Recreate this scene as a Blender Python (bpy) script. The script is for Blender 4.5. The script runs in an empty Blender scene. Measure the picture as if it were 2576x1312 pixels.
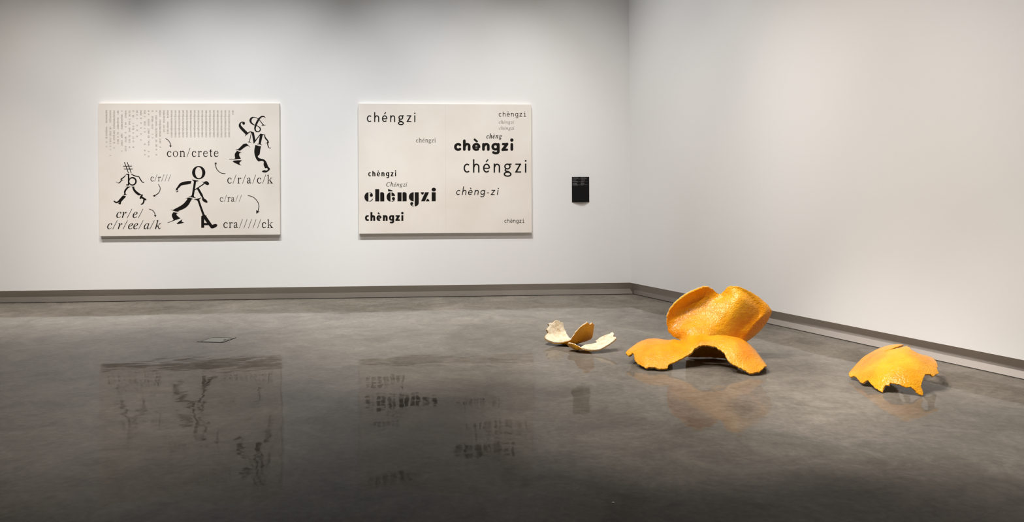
import bpy, bmesh, math, random
import numpy as np
from mathutils import Matrix, Vector, noise

random.seed(7)
SC = bpy.context.scene
COL = SC.collection

# ------------------------------------------------------------------ camera
FPX, CX, CY, ROLL, EYE = 2080.0, 1288.0, 465.0, 0.0045, 1.35
cam_d = bpy.data.cameras.new('camera')
cam_d.sensor_width = 36.0
cam_d.lens = 36.0 * FPX / 2576.0
cam_d.shift_y = -(656.0 - CY) / 2576.0
cam = bpy.data.objects.new('camera', cam_d)
cam.location = (0, 0, EYE)
cam.rotation_euler = (math.pi / 2, ROLL, 0)
COL.objects.link(cam)
SC.camera = cam

# ------------------------------------------------------------------ colour management, world
SC.view_settings.view_transform = 'Standard'
SC.view_settings.look = 'None'
SC.view_settings.gamma = 1.0
SC.view_settings.exposure = 0.0
SC.view_settings.use_curve_mapping = False
wd = bpy.data.worlds.new('world')
SC.world = wd
wd.use_nodes = True
wd.node_tree.nodes['Background'].inputs[0].default_value = (0.9, 0.95, 1.0, 1)
wd.node_tree.nodes['Background'].inputs[1].default_value = 0.02

# ------------------------------------------------------------------ room frame (metres)
DL = np.array([-0.99729478, -0.07350598, 0.0])    # along the long wall, away from the corner
DR = np.array([0.40735123, -0.91327158, 0.0])     # along the right wall, away from the corner
NL = np.array([0.07350598, -0.99729478, 0.0])     # out of the long wall into the room
NR = np.array([-0.91327158, -0.40735123, 0.0])
PC = np.array([1.4875753, 10.18610248, 0.0])      # corner of the recessed plinth on the floor
REC = 0.08                                        # walls hang this far in front of the plinth
HB = 0.152                                        # lower edge of the walls
CEIL = 6.4
WC = np.array([1.43740703, 10.10218781, 0.0])     # corner of the wall faces


def wl(s, z, d=0.0):
    """Point on the long wall: s metres from the corner, z up, d out of the wall face."""
    p = WC + DL * s + NL * d
    return (float(p[0]), float(p[1]), float(z))


def wr(s, z, d=0.0):
    p = WC + DR * s + NR * d
    return (float(p[0]), float(p[1]), float(z))


# ------------------------------------------------------------------ lights
def spot(name, loc, aim, power, size, blend=1.0, radius=0.04, color=(1.0, 0.95, 0.89)):
    d = bpy.data.lights.new(name, 'SPOT')
    d.energy = power
    d.spot_size = math.radians(size)
    d.spot_blend = blend
    d.shadow_soft_size = radius
    d.color = color
    o = bpy.data.objects.new(name, d)
    o.location = loc
    o.rotation_euler = (Vector(aim) - Vector(loc)).to_track_quat('-Z', 'Y').to_euler()
    COL.objects.link(o)
    return o


WARM = (1.0, 0.93, 0.86)
COOL = (0.97, 0.985, 1.0)
LZ = 6.0                                          # height of the lighting track
# steep washers on the track near the long wall
for s_, p, tint in ((7.0, 492, WARM), (5.8, 308, COOL), (4.6, 594, COOL), (3.4, 323, COOL), (2.2, 544, COOL), (1.1, 215, WARM)):
    spot('track_spot_near', wl(s_, LZ, 2.85), wl(s_, 0.55, 0), p, 56, 1.0, 0.025, tint)
for s_, p in ((7.5, 697), (5.0, 410), (2.5, 590)):
    spot('track_spot_low', wl(s_, LZ, 2.85), wl(s_, 0.0, 1.2), p, 50, 1.0, 0.025, WARM)
# shallow washers further out
for s_, p in ((7.0, 204), (5.0, 363), (1.2, 420)):
    spot('track_spot_far', wl(s_, LZ, 5.6), wl(s_, 0.9, 0), p, 42, 1.0, 0.025, WARM)
# right wall wash
for s_, p in ((1.2, 385), (5.4, 117)):
    spot('track_spot_right', wr(s_, LZ, 3.0), wr(s_, 1.2, 0), p, 64, 1.0, 0.03, COOL)
spot('track_spot_right', wr(3.0, LZ, 3.2), wr(3.0, 0.3, 0), 430, 60, 1.0, 0.03, WARM)
for s_, p in ((1.6, 210), (4.0, 819), (6.0, 500)):
    spot('track_spot_right_far', wr(s_, LZ, 5.0), wr(s_, 0.9, 0), p, 46, 1.0, 0.03, WARM)
# open floor
for x_, p in ((-3.0, 427), (1.8, 56)):
    spot('track_spot_floor', (x_, 4.6, LZ), (x_, 5.2, 0), p, 50, 1.0, 0.03, WARM)
spot('track_spot_floor', (-0.2, 3.4, LZ), (1.0, 4.9, 0.0), 778, 26, 0.9, 0.035, WARM)
spot('track_spot_floor', (-0.8, 6.4, LZ), (-0.6, 7.2, 0.0), 1050, 40, 0.9, 0.035, WARM)
# spots on the peels
spot('track_spot_peel', (-3.2, 4.6, LZ), (1.5, 6.0, 0.1), 900, 24, 0.8, 0.035, WARM)
spot('track_spot_peel', (-1.6, 2.6, LZ), (2.1, 5.9, 0.1), 620, 24, 0.9, 0.035, WARM)
spot('track_spot_peel', (3.2, 5.2, LZ), (0.8, 6.7, 0.1), 380, 26, 0.9, 0.035, WARM)
spot('track_spot_peel', (-1.0, 3.6, LZ), (2.9, 5.0, 0.1), 505, 24, 0.9, 0.035, WARM)
spot('track_spot_peel', (-1.0, 3.2, LZ), (2.3, 4.7, 0.1), 430, 22, 0.9, 0.035, WARM)


# ------------------------------------------------------------------ material helpers
def lin(r, g, b):
    f = lambda c: (c / 12.92) if c <= 0.04045 else ((c + 0.055) / 1.055) ** 2.4
    return (f(r / 255), f(g / 255), f(b / 255), 1)


def mat(name, col, rough=0.5, spec=0.5, metal=0.0):
    m = bpy.data.materials.new(name)
    m.use_nodes = True
    b = m.node_tree.nodes['Principled BSDF']
    b.inputs['Base Color'].default_value = col
    b.inputs['Roughness'].default_value = rough
    b.inputs['Specular IOR Level'].default_value = spec
    b.inputs['Metallic'].default_value = metal
    return m


def nd(m, t, **kw):
    n = m.node_tree.nodes.new(t)
    for k, v in kw.items():
        setattr(n, k, v)
    return n


def lk(m, a, b):
    m.node_tree.links.new(a, b)


def bsdf(m):
    return m.node_tree.nodes['Principled BSDF']


def add_noise(m, scale, detail=4, rough=0.55, vec=None, dist=0.0):
    n = nd(m, 'ShaderNodeTexNoise')
    n.inputs['Scale'].default_value = scale
    n.inputs['Detail'].default_value = detail
    n.inputs['Roughness'].default_value = rough
    n.inputs['Distortion'].default_value = dist
    if vec is not None:
        lk(m, vec, n.inputs['Vector'])
    return n


def ramp(m, fac, stops):
    r = nd(m, 'ShaderNodeValToRGB')
    e = r.color_ramp.elements
    while len(e) < len(stops):
        e.new(0.5)
    for el, (p, c) in zip(e, stops):
        el.position = p
        el.color = c
    lk(m, fac, r.inputs['Fac'])
    return r


def coords(m, which='Object', scale=None):
    t = nd(m, 'ShaderNodeTexCoord')
    if scale is None:
        return t.outputs[which]
    mp = nd(m, 'ShaderNodeMapping')
    mp.inputs['Scale'].default_value = scale
    lk(m, t.outputs[which], mp.inputs['Vector'])
    return mp.outputs['Vector']


def bump(m, height, strength, distance, normal=None):
    b = nd(m, 'ShaderNodeBump')
    b.inputs['Strength'].default_value = strength
    b.inputs['Distance'].default_value = distance
    lk(m, height, b.inputs['Height'])
    if normal is not None:
        lk(m, normal, b.inputs['Normal'])
    return b


# wall paint
M_WALL = mat('wall_paint', (0.85, 0.845, 0.835, 1), 0.85, 0.2)
n1 = add_noise(M_WALL, 220, 2, 0.5, coords(M_WALL))
lk(M_WALL, bump(M_WALL, n1.outputs['Fac'], 0.05, 0.002).outputs['Normal'], bsdf(M_WALL).inputs['Normal'])
M_PLINTH = mat('plinth_paint', lin(222, 216, 211), 0.6, 0.3)
M_GAP = mat('dark_gap', lin(66, 58, 52), 0.9, 0.1)
M_CEIL = mat('ceiling_paint', (0.12, 0.12, 0.12, 1), 0.9, 0.1)
M_DARKWALL = mat('far_wall_paint', (0.15, 0.145, 0.14, 1), 0.9, 0.1)

# polished concrete
M_FLOOR = mat('polished_concrete', (0.2, 0.19, 0.17, 1), 0.12, 0.5)
bsdf(M_FLOOR).inputs['IOR'].default_value = 1.085
vec = coords(M_FLOOR)
na = add_noise(M_FLOOR, 0.75, 7, 0.62, vec, 0.6)
nb = add_noise(M_FLOOR, 3.2, 6, 0.65, vec, 1.2)
ncn = add_noise(M_FLOOR, 26, 4, 0.6, vec, 0.3)
mx = nd(M_FLOOR, 'ShaderNodeMix', data_type='FLOAT')
mx.inputs['Factor'].default_value = 0.45
lk(M_FLOOR, na.outputs['Fac'], mx.inputs['A'])
lk(M_FLOOR, nb.outputs['Fac'], mx.inputs['B'])
mx2 = nd(M_FLOOR, 'ShaderNodeMix', data_type='FLOAT')
mx2.inputs['Factor'].default_value = 0.22
lk(M_FLOOR, mx.outputs['Result'], mx2.inputs['A'])
lk(M_FLOOR, ncn.outputs['Fac'], mx2.inputs['B'])
rf = ramp(M_FLOOR, mx2.outputs['Result'], [(0.30, (0.085, 0.075, 0.062, 1)), (0.45, (0.155, 0.138, 0.115, 1)),
                                         (0.56, (0.222, 0.199, 0.168, 1)), (0.72, (0.37, 0.335, 0.29, 1))])
lk(M_FLOOR, rf.outputs['Color'], bsdf(M_FLOOR).inputs['Base Color'])
rr = ramp(M_FLOOR, nb.outputs['Fac'], [(0.3, (0.02, 0.02, 0.02, 1)), (0.7, (0.06, 0.06, 0.06, 1))])
lk(M_FLOOR, rr.outputs['Color'], bsdf(M_FLOOR).inputs['Roughness'])
nw = add_noise(M_FLOOR, 2.6, 3, 0.5, vec)
bw = bump(M_FLOOR, nw.outputs['Fac'], 0.35, 0.009)
bw2 = bump(M_FLOOR, ncn.outputs['Fac'], 0.05, 0.0015, bw.outputs['Normal'])
lk(M_FLOOR, bw2.outputs['Normal'], bsdf(M_FLOOR).inputs['Normal'])

# canvas
M_CANVAS = mat('primed_canvas', lin(238, 229, 217), 0.8, 0.2)
nv = add_noise(M_CANVAS, 2.2, 3, 0.5, coords(M_CANVAS))
rc = ramp(M_CANVAS, nv.outputs['Fac'], [(0.3, lin(232, 224, 214)), (0.7, lin(239, 233, 225))])
lk(M_CANVAS, rc.outputs['Color'], bsdf(M_CANVAS).inputs['Base Color'])
nv2 = add_noise(M_CANVAS, 500, 2, 0.5, coords(M_CANVAS))
lk(M_CANVAS, bump(M_CANVAS, nv2.outputs['Fac'], 0.1, 0.001).outputs['Normal'], bsdf(M_CANVAS).inputs['Normal'])
M_INK = mat('black_ink', lin(22, 18, 16), 0.55, 0.2)
M_GREYINK = mat('grey_ink', lin(152, 140, 128), 0.7, 0.2)
M_SOFTINK = mat('thin_ink', lin(62, 54, 48), 0.7, 0.2)
M_LABEL = mat('label_black', lin(18, 18, 19), 0.7, 0.15)
M_LABELTXT = mat('label_print', lin(150, 148, 148), 0.8, 0.1)
M_LABELBOLD = mat('label_bold_print', lin(205, 203, 203), 0.8, 0.1)
M_STEEL = mat('brushed_steel', lin(150, 146, 138), 0.35, 0.5, 0.6)
M_LID = mat('grey_lid', lin(140, 142, 134), 0.4, 0.4)
M_CHIP = mat('pale_chip', (0.93, 0.92, 0.90, 1), 0.2, 0.6)
M_SLOT = mat('black_slot', lin(16, 14, 12), 0.9, 0.05)


def rind_mat(name, tones):
    m = mat(name, tones[1], 0.26, 0.42)
    v = coords(m)
    n0 = add_noise(m, 4.0, 4, 0.6, v)
    r = ramp(m, n0.outputs['Fac'], [(0.32, tones[0]), (0.52, tones[1]), (0.70, tones[2])])
    lk(m, r.outputs['Color'], bsdf(m).inputs['Base Color'])
    nz = add_noise(m, 40, 3, 0.5, v)
    vd = nd(m, 'ShaderNodeMixRGB')
    vd.inputs['Fac'].default_value = 0.015
    lk(m, v, vd.inputs['Color1'])
    lk(m, nz.outputs['Color'], vd.inputs['Color2'])
    vo = nd(m, 'ShaderNodeTexVoronoi', feature='SMOOTH_F1')
    vo.inputs['Scale'].default_value = 105
    vo.inputs['Smoothness'].default_value = 0.5
    lk(m, vd.outputs['Color'], vo.inputs['Vector'])
    b1 = bump(m, vo.outputs['Distance'], 0.8, 0.0035)
    b1.invert = True
    n2 = add_noise(m, 60, 3, 0.5, v)
    b2 = bump(m, n2.outputs['Fac'], 0.4, 0.004, b1.outputs['Normal'])
    lk(m, b2.outputs['Normal'], bsdf(m).inputs['Normal'])
    return m


M_RIND = rind_mat('orange_rind', (lin(235, 144, 22), lin(244, 168, 32), lin(249, 182, 44)))
M_PITH = mat('cream_pith', lin(236, 218, 188), 0.85, 0.15)
np_ = add_noise(M_PITH, 22, 5, 0.6, coords(M_PITH))
rp = ramp(M_PITH, np_.outputs['Fac'], [(0.3, lin(226, 202, 162)), (0.5, lin(246, 231, 204)), (0.75, lin(251, 242, 224))])
lk(M_PITH, rp.outputs['Color'], bsdf(M_PITH).inputs['Base Color'])
lk(M_PITH, bump(M_PITH, np_.outputs['Fac'], 0.6, 0.014).outputs['Normal'], bsdf(M_PITH).inputs['Normal'])


# ------------------------------------------------------------------ object helpers
def mesh_obj(name, verts, faces, m, parent=None, smooth=False):
    me = bpy.data.meshes.new(name)
    me.from_pydata([tuple(map(float, v)) for v in verts], [], [tuple(int(i) for i in f) for f in faces])
    me.update()
    if m is not None:
        me.materials.append(m)
    if smooth:
        me.polygons.foreach_set('use_smooth', [True] * len(me.polygons))
    o = bpy.data.objects.new(name, me)
    COL.objects.link(o)
    if parent is not None:
        o.parent = parent
        o.matrix_parent_inverse = parent.matrix_basis.inverted()
    return o


def structure(o):
    o['kind'] = 'structure'
    return o


def thing(name, loc, label, cat, group=None):
    o = bpy.data.objects.new(name, None)
    o.empty_display_size = 0.1
    o.location = loc
    COL.objects.link(o)
    o['label'] = label
    o['category'] = cat
    if group:
        o['group'] = group
    return o


def bevel_mesh(o, w, seg=2):
    bm = bmesh.new()
    bm.from_mesh(o.data)
    bmesh.ops.bevel(bm, geom=list(bm.edges), offset=w, segments=seg, affect='EDGES', profile=0.7)
    bm.to_mesh(o.data)
    bm.free()


def prism(name, base, z0, z1, m, parent=None):
    n = len(base)
    v = [(x, y, z0) for x, y in base] + [(x, y, z1) for x, y in base]
    f = [tuple(range(n))[::-1], tuple(range(n, 2 * n))]
    f += [(i, (i + 1) % n, (i + 1) % n + n, i + n) for i in range(n)]
    o = mesh_obj(name, v, f, m, parent)
    bm = bmesh.new()
    bm.from_mesh(o.data)
    bmesh.ops.recalc_face_normals(bm, faces=list(bm.faces))
    bm.to_mesh(o.data)
    bm.free()
    return o


def xy(p):
    return (p[0], p[1])


# ------------------------------------------------------------------ setting
LL, RL = 11.0, 15.5
T = 0.2
farL = wl(LL, 0)
farR = wr(RL, 0)
# floor and ceiling follow the room plan
plan = [xy(wl(0, 0, -0.30)), xy(wl(LL, 0, -0.3)), (farL[0] - 0.0, -4.2), (farR[0], -4.2), xy(wr(RL, 0, -0.3))]
cornerout = WC + (-(NL + NR)) * (0.3 / (1 + float(NL @ NR)))
plan[0] = (float(cornerout[0]), float(cornerout[1]))
structure(prism('floor', plan, -0.15, 0.0, M_FLOOR))
structure(prism('ceiling', plan, CEIL, CEIL + 0.15, M_CEIL))


def cpt(d):
    """Corner point of both walls pushed d into the room (d<0: behind)."""
    p = WC + (NL + NR) * (d / (1 + float(NL @ NR)))
    return (float(p[0]), float(p[1]))


structure(prism('wall_back', [cpt(0), xy(wl(LL, 0, 0)), xy(wl(LL, 0, -REC - T)), cpt(-REC - T)], HB, CEIL, M_WALL))
structure(prism('wall_right', [cpt(0), xy(wr(RL, 0, 0)), xy(wr(RL, 0, -REC - T)), cpt(-REC - T)], HB, CEIL, M_WALL))
structure(prism('wall_left', [(farL[0], farL[1] + 0.1), (farL[0] - 0.2, farL[1] + 0.1), (farL[0] - 0.2, -4.2), (farL[0], -4.2)], 0, CEIL, M_DARKWALL))
structure(prism('wall_front', [(farL[0] - 0.2, -4.2), (farR[0] + 0.5, -4.2), (farR[0] + 0.5, -4.4), (farL[0] - 0.2, -4.4)], 0, CEIL, M_DARKWALL))
# recessed plinths with the thin dark joint on the floor
structure(prism('baseboard_back', [cpt(-REC), xy(wl(LL, 0, -REC)), xy(wl(LL, 0, -REC - 0.1)), cpt(-REC - 0.1)], 0.0055, HB + 0.002, M_PLINTH))
structure(prism('baseboard_right', [cpt(-REC), xy(wr(RL, 0, -REC)), xy(wr(RL, 0, -REC - 0.1)), cpt(-REC - 0.1)], 0.0055, HB + 0.002, M_PLINTH))
structure(prism('trim_1', [cpt(-REC - 0.012), xy(wl(LL, 0, -REC - 0.012)), xy(wl(LL, 0, -REC - 0.1)), cpt(-REC - 0.1)], 0, 0.006, M_GAP))
structure(prism('trim_2', [cpt(-REC - 0.012), xy(wr(RL, 0, -REC - 0.012)), xy(wr(RL, 0, -REC - 0.1)), cpt(-REC - 0.1)], 0, 0.006, M_GAP))

# ------------------------------------------------------------------ reading the photograph: pixel -> place
CR = np.array([math.cos(ROLL), 0, -math.sin(ROLL)])
CU = np.array([math.sin(ROLL), 0, math.cos(ROLL)])
CF = np.array([0, 1.0, 0])
C0 = np.array([0, 0, EYE])


def ray(px, py):
    return CR * ((px - CX) / FPX) - CU * ((py - CY) / FPX) + CF


def at(px, py, y):
    """World point seen at that pixel, y metres into the room."""
    return C0 + ray(px, py) * y


def on_floor(px, py):
    d = ray(px, py)
    return C0 + d * (-EYE / d[2])


def on_wall(px, py, d=0.0):
    """(s, z) on the long wall plane, d out of its face."""
    r = ray(px, py)
    p0 = WC + NL * d
    p = C0 + r * (((p0 - C0) @ NL) / (r @ NL))
    return float((p - p0) @ DL), float(p[2])


# ------------------------------------------------------------------ flat print: outlines and pen strokes
def crom(pts, closed=False, sub=5):
    """Catmull-Rom through points (any dimension); a point carrying a trailing 'c' flag stays a corner."""
    P = [np.array(p[:-1] if isinstance(p[-1], str) else p, float) for p in pts]
    K = [isinstance(p[-1], str) for p in pts]
    n = len(P)
    out = []
    rng = range(n if closed else n - 1)
    for i in rng:
        a, b = P[i], P[(i + 1) % n]
        p0 = P[i - 1] if (closed or i > 0) else a
        p3 = P[(i + 2) % n] if (closed or i + 2 < n) else b
        t0 = np.zeros_like(a) + (b - a) if K[i] else 0.5 * (b - p0)
        t1 = (b - a) if K[(i + 1) % n] else 0.5 * (p3 - a)
        L = np.linalg.norm((b - a)[:2])
        for t, _ in ((t0, 0), (t1, 1)):
            l = np.linalg.norm(t[:2])
            if l > 1.3 * L and l > 0:
                t *= 1.3 * L / l
        for k in range(sub):
            u = k / sub
            out.append((2 * u ** 3 - 3 * u ** 2 + 1) * a + (u ** 3 - 2 * u ** 2 + u) * t0 + (-2 * u ** 3 + 3 * u ** 2) * b + (u ** 3 - u ** 2) * t1)
    if not closed:
        out.append(P[-1])
    return out


def shape(pts):
    return [[tuple(p) for p in crom(pts, True, 4)]]


def poly(pts):
    return [[tuple(p) for p in pts]]


def rect(x0, y0, x1, y1):
    return [[(x0, y0), (x1, y0), (x1, y1), (x0, y1)]]


def ellipse(cx, cy, rx, ry, n=28, a0=0, a1=360):
    return [[(cx + rx * math.cos(math.radians(a0 + (a1 - a0) * i / n)), cy + ry * math.sin(math.radians(a0 + (a1 - a0) * i / n)))
             for i in range(n + (0 if a1 - a0 == 360 else 1))]]


def ring(cx, cy, rx, ry, ix, iy, dx=0, dy=0, rot=0, n=40):
    a = ellipse(cx, cy, rx, ry, n)[0]
    c, s = math.cos(rot), math.sin(rot)
    b = []
    for i in range(n):
        t = 2 * math.pi * i / n
        x, y = ix * math.cos(t), iy * math.sin(t)
        b.append((cx + dx + x * c - y * s, cy + dy + x * s + y * c))
    return [[a[i], a[(i + 1) % n], b[(i + 1) % n], b[i]] for i in range(n)]


def stroke(pts, w=None, rnd=False, smooth=True, sub=6):
    """Ribbon along points (x, y, width)."""
    P = [tuple(p) if len(p) >= 3 else (p[0], p[1], w) for p in pts]
    Q = crom(P, False, sub) if (smooth and len(P) > 2) else [np.array(p, float) for p in P]
    Q = [q for i, q in enumerate(Q) if i == 0 or np.linalg.norm(q[:2] - Q[i - 1][:2]) > 1e-6]
    L, R_ = [], []
    n = len(Q)
    for i in range(n):
        a, b = Q[max(0, i - 1)], Q[min(n - 1, i + 1)]
        d = (b - a)[:2]
        d = d / (np.linalg.norm(d) + 1e-9)
        nn = np.array([-d[1], d[0]])
        k = 1.0
        if 0 < i < n - 1 and not smooth:
            d1 = (Q[i] - a)[:2]; d1 /= np.linalg.norm(d1) + 1e-9
            k = 1.0 / max(0.45, abs(float(d1 @ d)))
        L.append(tuple(Q[i][:2] + nn * Q[i][2] * 0.5 * k))
        R_.append(tuple(Q[i][:2] - nn * Q[i][2] * 0.5 * k))
    out = [[L[i], L[i + 1], R_[i + 1], R_[i]] for i in range(n - 1)]
    if rnd:
        for q in (Q[0], Q[-1]):
            out += ellipse(q[0], q[1], q[2] / 2, q[2] / 2, 16)
    return out


def arc(cx, cy, rx, ry, a0, a1, n=14):
    return [(cx + rx * math.cos(math.radians(a0 + (a1 - a0) * i / n)), cy + ry * math.sin(math.radians(a0 + (a1 - a0) * i / n))) for i in range(n + 1)]


# sans letters in units of the x-height, y up
def sans(ch, w=0.16, W=0.9, hz=None, rnd=False, double=False, slab=False, asc=1.48):
    h = w / 2
    hz = hz or w
    kw = dict(rnd=rnd)
    wd_ = lambda pts: [(p[0], p[1], w if len(p) < 3 else p[2]) for p in pts]

    def bowl(a0, a1, cx, cy, rx, ry, n=18):
        return [(x, y, hz + (w - hz) * abs(math.cos(math.radians(a0 + (a1 - a0) * i / n)))) for i, (x, y) in enumerate(arc(cx, cy, rx, ry, a0, a1, n))]
    rx = W * 0.5 - h
    e = h if rnd else 0.0
    if ch == 'c':
        return stroke(bowl(48, 312, rx + h, 0.5, rx, 0.5 - hz / 2), smooth=False, **kw)
    if ch in 'eéè':
        g = stroke(bowl(0, 318 if w < .3 else 306, rx + h, 0.5, rx, 0.5 - hz / 2, 24), smooth=False, **kw)
        g += stroke([(h, 0.5 - min(hz * .1, .03), min(hz * .85, .17)), (W - h * .9, 0.5 - min(hz * .1, .03), min(hz * .85, .17))], smooth=False)
        if ch == 'é':
            g += stroke([(W * .42, 1.17, hz * .85), (W * .72, 1.46, hz * .95)], smooth=False, **kw)
        if ch == 'è':
            g += stroke([(W * .58, 1.19, hz * .85), (W * .30, 1.44, hz * .95)], smooth=False, **kw)
        return g
    if ch in 'hn':
        top = asc if ch == 'h' else 1.0
        R = W * 0.92
        g = stroke([(h, e, w), (h, top - e, w)], smooth=False, **kw)
        pts = [(h + w * .2, 0.58, hz)] + [(x, y, hz + (w - hz) * abs(math.cos(math.radians(160 - 160 * i / 12)))) for i, (x, y) in enumerate(arc((R) / 2 + h * .3, 0.62, R / 2 - h * 1.3, 0.38 - hz / 2, 160, 0, 12))] + [(R - h, e, w)]
        return g + stroke(pts, smooth=False, **kw)
    if ch == 'g' and not double:
        g = stroke(bowl(0, 360, rx + h, 0.52, rx, 0.48 - hz / 2, 28), smooth=False)
        R = W - h * 0.9
        g += stroke([(R, 1 - e, w), (R, -0.1, w)] + [(x, y, hz + (w - hz) * abs(math.cos(math.radians(-150 * i / 12)))) for i, (x, y) in enumerate(arc(R - (rx * .95), -0.1, rx * .95, 0.34 - hz / 2, 0, -150, 12))], smooth=False, **kw)
        return g
    if ch == 'g':
        g = ring(0.40, 0.68, 0.36, 0.33, 0.36 - w, 0.33 - hz)
        g += stroke([(0.58, 1 - hz / 2, hz), (0.86, 1 - hz / 2, hz)], smooth=False)
        g += stroke([(0.22, 0.42, hz * .9), (0.15, 0.30, w * .9), (0.20, 0.19, w), (0.42, 0.13, w * .9), (0.62, 0.08, w)])
        g += ring(0.42, -0.17, 0.44, 0.29, 0.44 - w, 0.29 - hz * 1.05)
        return g
    if ch == 'z':
        q = W * 0.86
        z = stroke([(e + 0.02, 1 - hz / 2, hz), (q - e, 1 - hz / 2, hz)], smooth=False, **kw)
        z += stroke([(e, hz / 2, hz), (q - e, hz / 2, hz)], smooth=False, **kw)
        z += poly([(0, hz * .6), (q - w * 1.25, 1 - hz * .6), (q, 1 - hz * .4), (w * 1.25, hz * .4)])
        if rnd:
            z += stroke([(e, hz / 2, w), (q - e, 1 - hz / 2, w)], smooth=False, rnd=True)
        return z
    if ch == 'i':
        g = []
        x = h
        if slab:
            x = 0.36
            g += stroke([(0.08, 1 - hz / 2, hz), (x + h, 1 - hz / 2, hz)], smooth=False)
            g += stroke([(0.04, hz / 2, hz), (0.70, hz / 2, hz)], smooth=False)
        g += stroke([(x, e, w), (x, 1 - e, w)], smooth=False, **kw)
        r = max(w * .62, 0.10)
        return g + ellipse(x, 1.30 + (r - .1) * .6, r, r, 18)
    if ch == '-':
        return stroke([(0, 0.42, hz), (0.42, 0.42, hz)], smooth=False)
    return []


# book serif letters, same units
def serif_raw(ch):
    T_ = 0.155

    def foot(x, y=0.0, l=0.13, up=True):
        s = 1 if up else -1
        return poly([(x - l - T_ / 2, y), (x + l + T_ / 2, y), (x + l + T_ / 2, y + s * 0.045), (x + T_ / 2, y + s * 0.10), (x - T_ / 2, y + s * 0.10), (x - l - T_ / 2, y + s * 0.045)])

    def stem(x, top):
        return rect(x - T_ / 2, 0, x + T_ / 2, top) + foot(x) + poly([(x - T_ / 2, top), (x + T_ / 2, top + 0.02), (x + T_ / 2, top - .2), (x - T_ / 2, top - 0.14), (x - 0.24, top - 0.10), (x - 0.24, top - 0.14)])
    if ch == 'c':
        return stroke([(0.80, 0.80, .09), (0.68, 0.93, .08), (0.50, 0.965, .08), (0.28, 0.87, .15), (0.14, 0.66, .165), (0.115, 0.48, .175), (0.16, 0.26, .165), (0.32, 0.07, .14), (0.52, 0.035, .1), (0.70, 0.08, .09), (0.86, 0.24, .05)]) + ellipse(0.75, 0.79, .105, .10, 16)
    if ch == 'o':
        return ring(0.5, 0.49, 0.49, 0.51, 0.49 - .155, 0.51 - .055, rot=0.08)
    if ch == 'n':
        return stem(0.30, 0.99) + foot(0.96) + stroke([(0.36, 0.78, .06), (0.48, 0.91, .11), (0.66, 0.94, .16), (0.86, 0.88, .165), (0.955, 0.70, .155), (0.96, 0.5, .155), (0.96, 0, .155)])
    if ch == 'r':
        return stem(0.30, 0.99) + stroke([(0.38, 0.74, .06), (0.46, 0.86, .08), (0.58, 0.93, .11), (0.70, 0.92, .14)]) + ellipse(0.72, 0.88, .105, .10, 16)
    if ch in 'eéè':
        g = stroke([(0.14, 0.585, .07), (0.84, 0.585, .07)], smooth=False)
        g += stroke([(0.82, 0.57, .16), (0.80, 0.72, .15), (0.70, 0.90, .1), (0.50, 0.965, .075), (0.28, 0.87, .14), (0.14, 0.66, .155), (0.115, 0.48, .17), (0.16, 0.26, .165), (0.32, 0.07, .14), (0.54, 0.035, .1), (0.72, 0.08, .09), (0.89, 0.25, .05)])
        if ch == 'é':
            g += poly([(0.42, 1.16), (0.52, 1.16), (0.78, 1.46), (0.62, 1.52)])
        if ch == 'è':
            g += poly([(0.58, 1.16), (0.48, 1.16), (0.22, 1.46), (0.38, 1.52)])
        return g
    if ch == 't':
        return stroke([(0.30, 1.0, .155), (0.30, 0.24, .155), (0.34, 0.09, .16), (0.46, 0.045, .11), (0.62, 0.13, .05)]) + poly([(0.02, 0.93), (0.10, 0.96), (0.30, 1.28), (0.395, 1.28), (0.395, 0.98), (0.62, 0.98), (0.62, 0.90), (0.02, 0.90)])
    if ch == 'a':
        return stroke([(0.18, 0.76, .12), (0.26, 0.91, .08), (0.42, 0.965, .08), (0.58, 0.90, .14), (0.645, 0.72, .155), (0.645, 0.22, .155), (0.70, 0.07, .13), (0.80, 0.05, .08), (0.92, 0.13, .04)]) + ellipse(0.19, 0.77, .10, .10, 16) \
            + stroke([(0.64, 0.60, .06), (0.40, 0.50, .08), (0.20, 0.38, .15), (0.14, 0.22, .165), (0.24, 0.07, .16), (0.38, 0.05, .11), (0.52, 0.11, .07), (0.64, 0.24, .05)])
    if ch == 'k':
        return stem(0.26, 1.5) + stroke([(0.36, 0.44, .07), (0.86, 0.93, .07)], smooth=False) + poly([(0.66, 0.93), (1.10, 0.93), (1.10, 0.98), (0.66, 0.98)]) \
            + poly([(0.46, 0.58), (0.60, 0.66), (1.02, 0.10), (1.18, 0.05), (1.18, 0), (0.66, 0), (0.66, 0.05), (0.80, 0.08)])
    if ch == 'h':
        return stem(0.30, 1.5) + foot(0.96) + stroke([(0.36, 0.78, .06), (0.48, 0.91, .11), (0.66, 0.94, .16), (0.86, 0.88, .165), (0.955, 0.70, .155), (0.96, 0.5, .155), (0.96, 0, .155)])
    if ch == 'g':
        return ring(0.42, 0.66, 0.36, 0.32, 0.20, 0.26) + stroke([(0.66, 0.88, .09), (0.92, 0.86, .09)], smooth=False) \
            + stroke([(0.26, 0.38, .06), (0.14, 0.26, .1), (0.20, 0.13, .14), (0.50, 0.08, .16), (0.80, 0.02, .15)]) + ring(0.46, -0.20, 0.44, 0.25, 0.32, 0.19)
    if ch == 'z':
        return rect(0.06, 0.92, 0.84, 0.98) + rect(0.02, 0, 0.86, 0.06) + poly([(0.02, 0.04), (0.64, 0.94), (0.84, 0.94), (0.22, 0.04)]) + poly([(0.06, 0.95), (0.06, 0.70), (0.10, 0.70), (0.18, 0.92)]) + poly([(0.86, 0.02), (0.90, 0.28), (0.86, 0.28), (0.74, 0.05)])
    if ch == 'i':
        return stem(0.30, 0.99) + ellipse(0.29, 1.36, .115, .115, 16)
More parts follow.
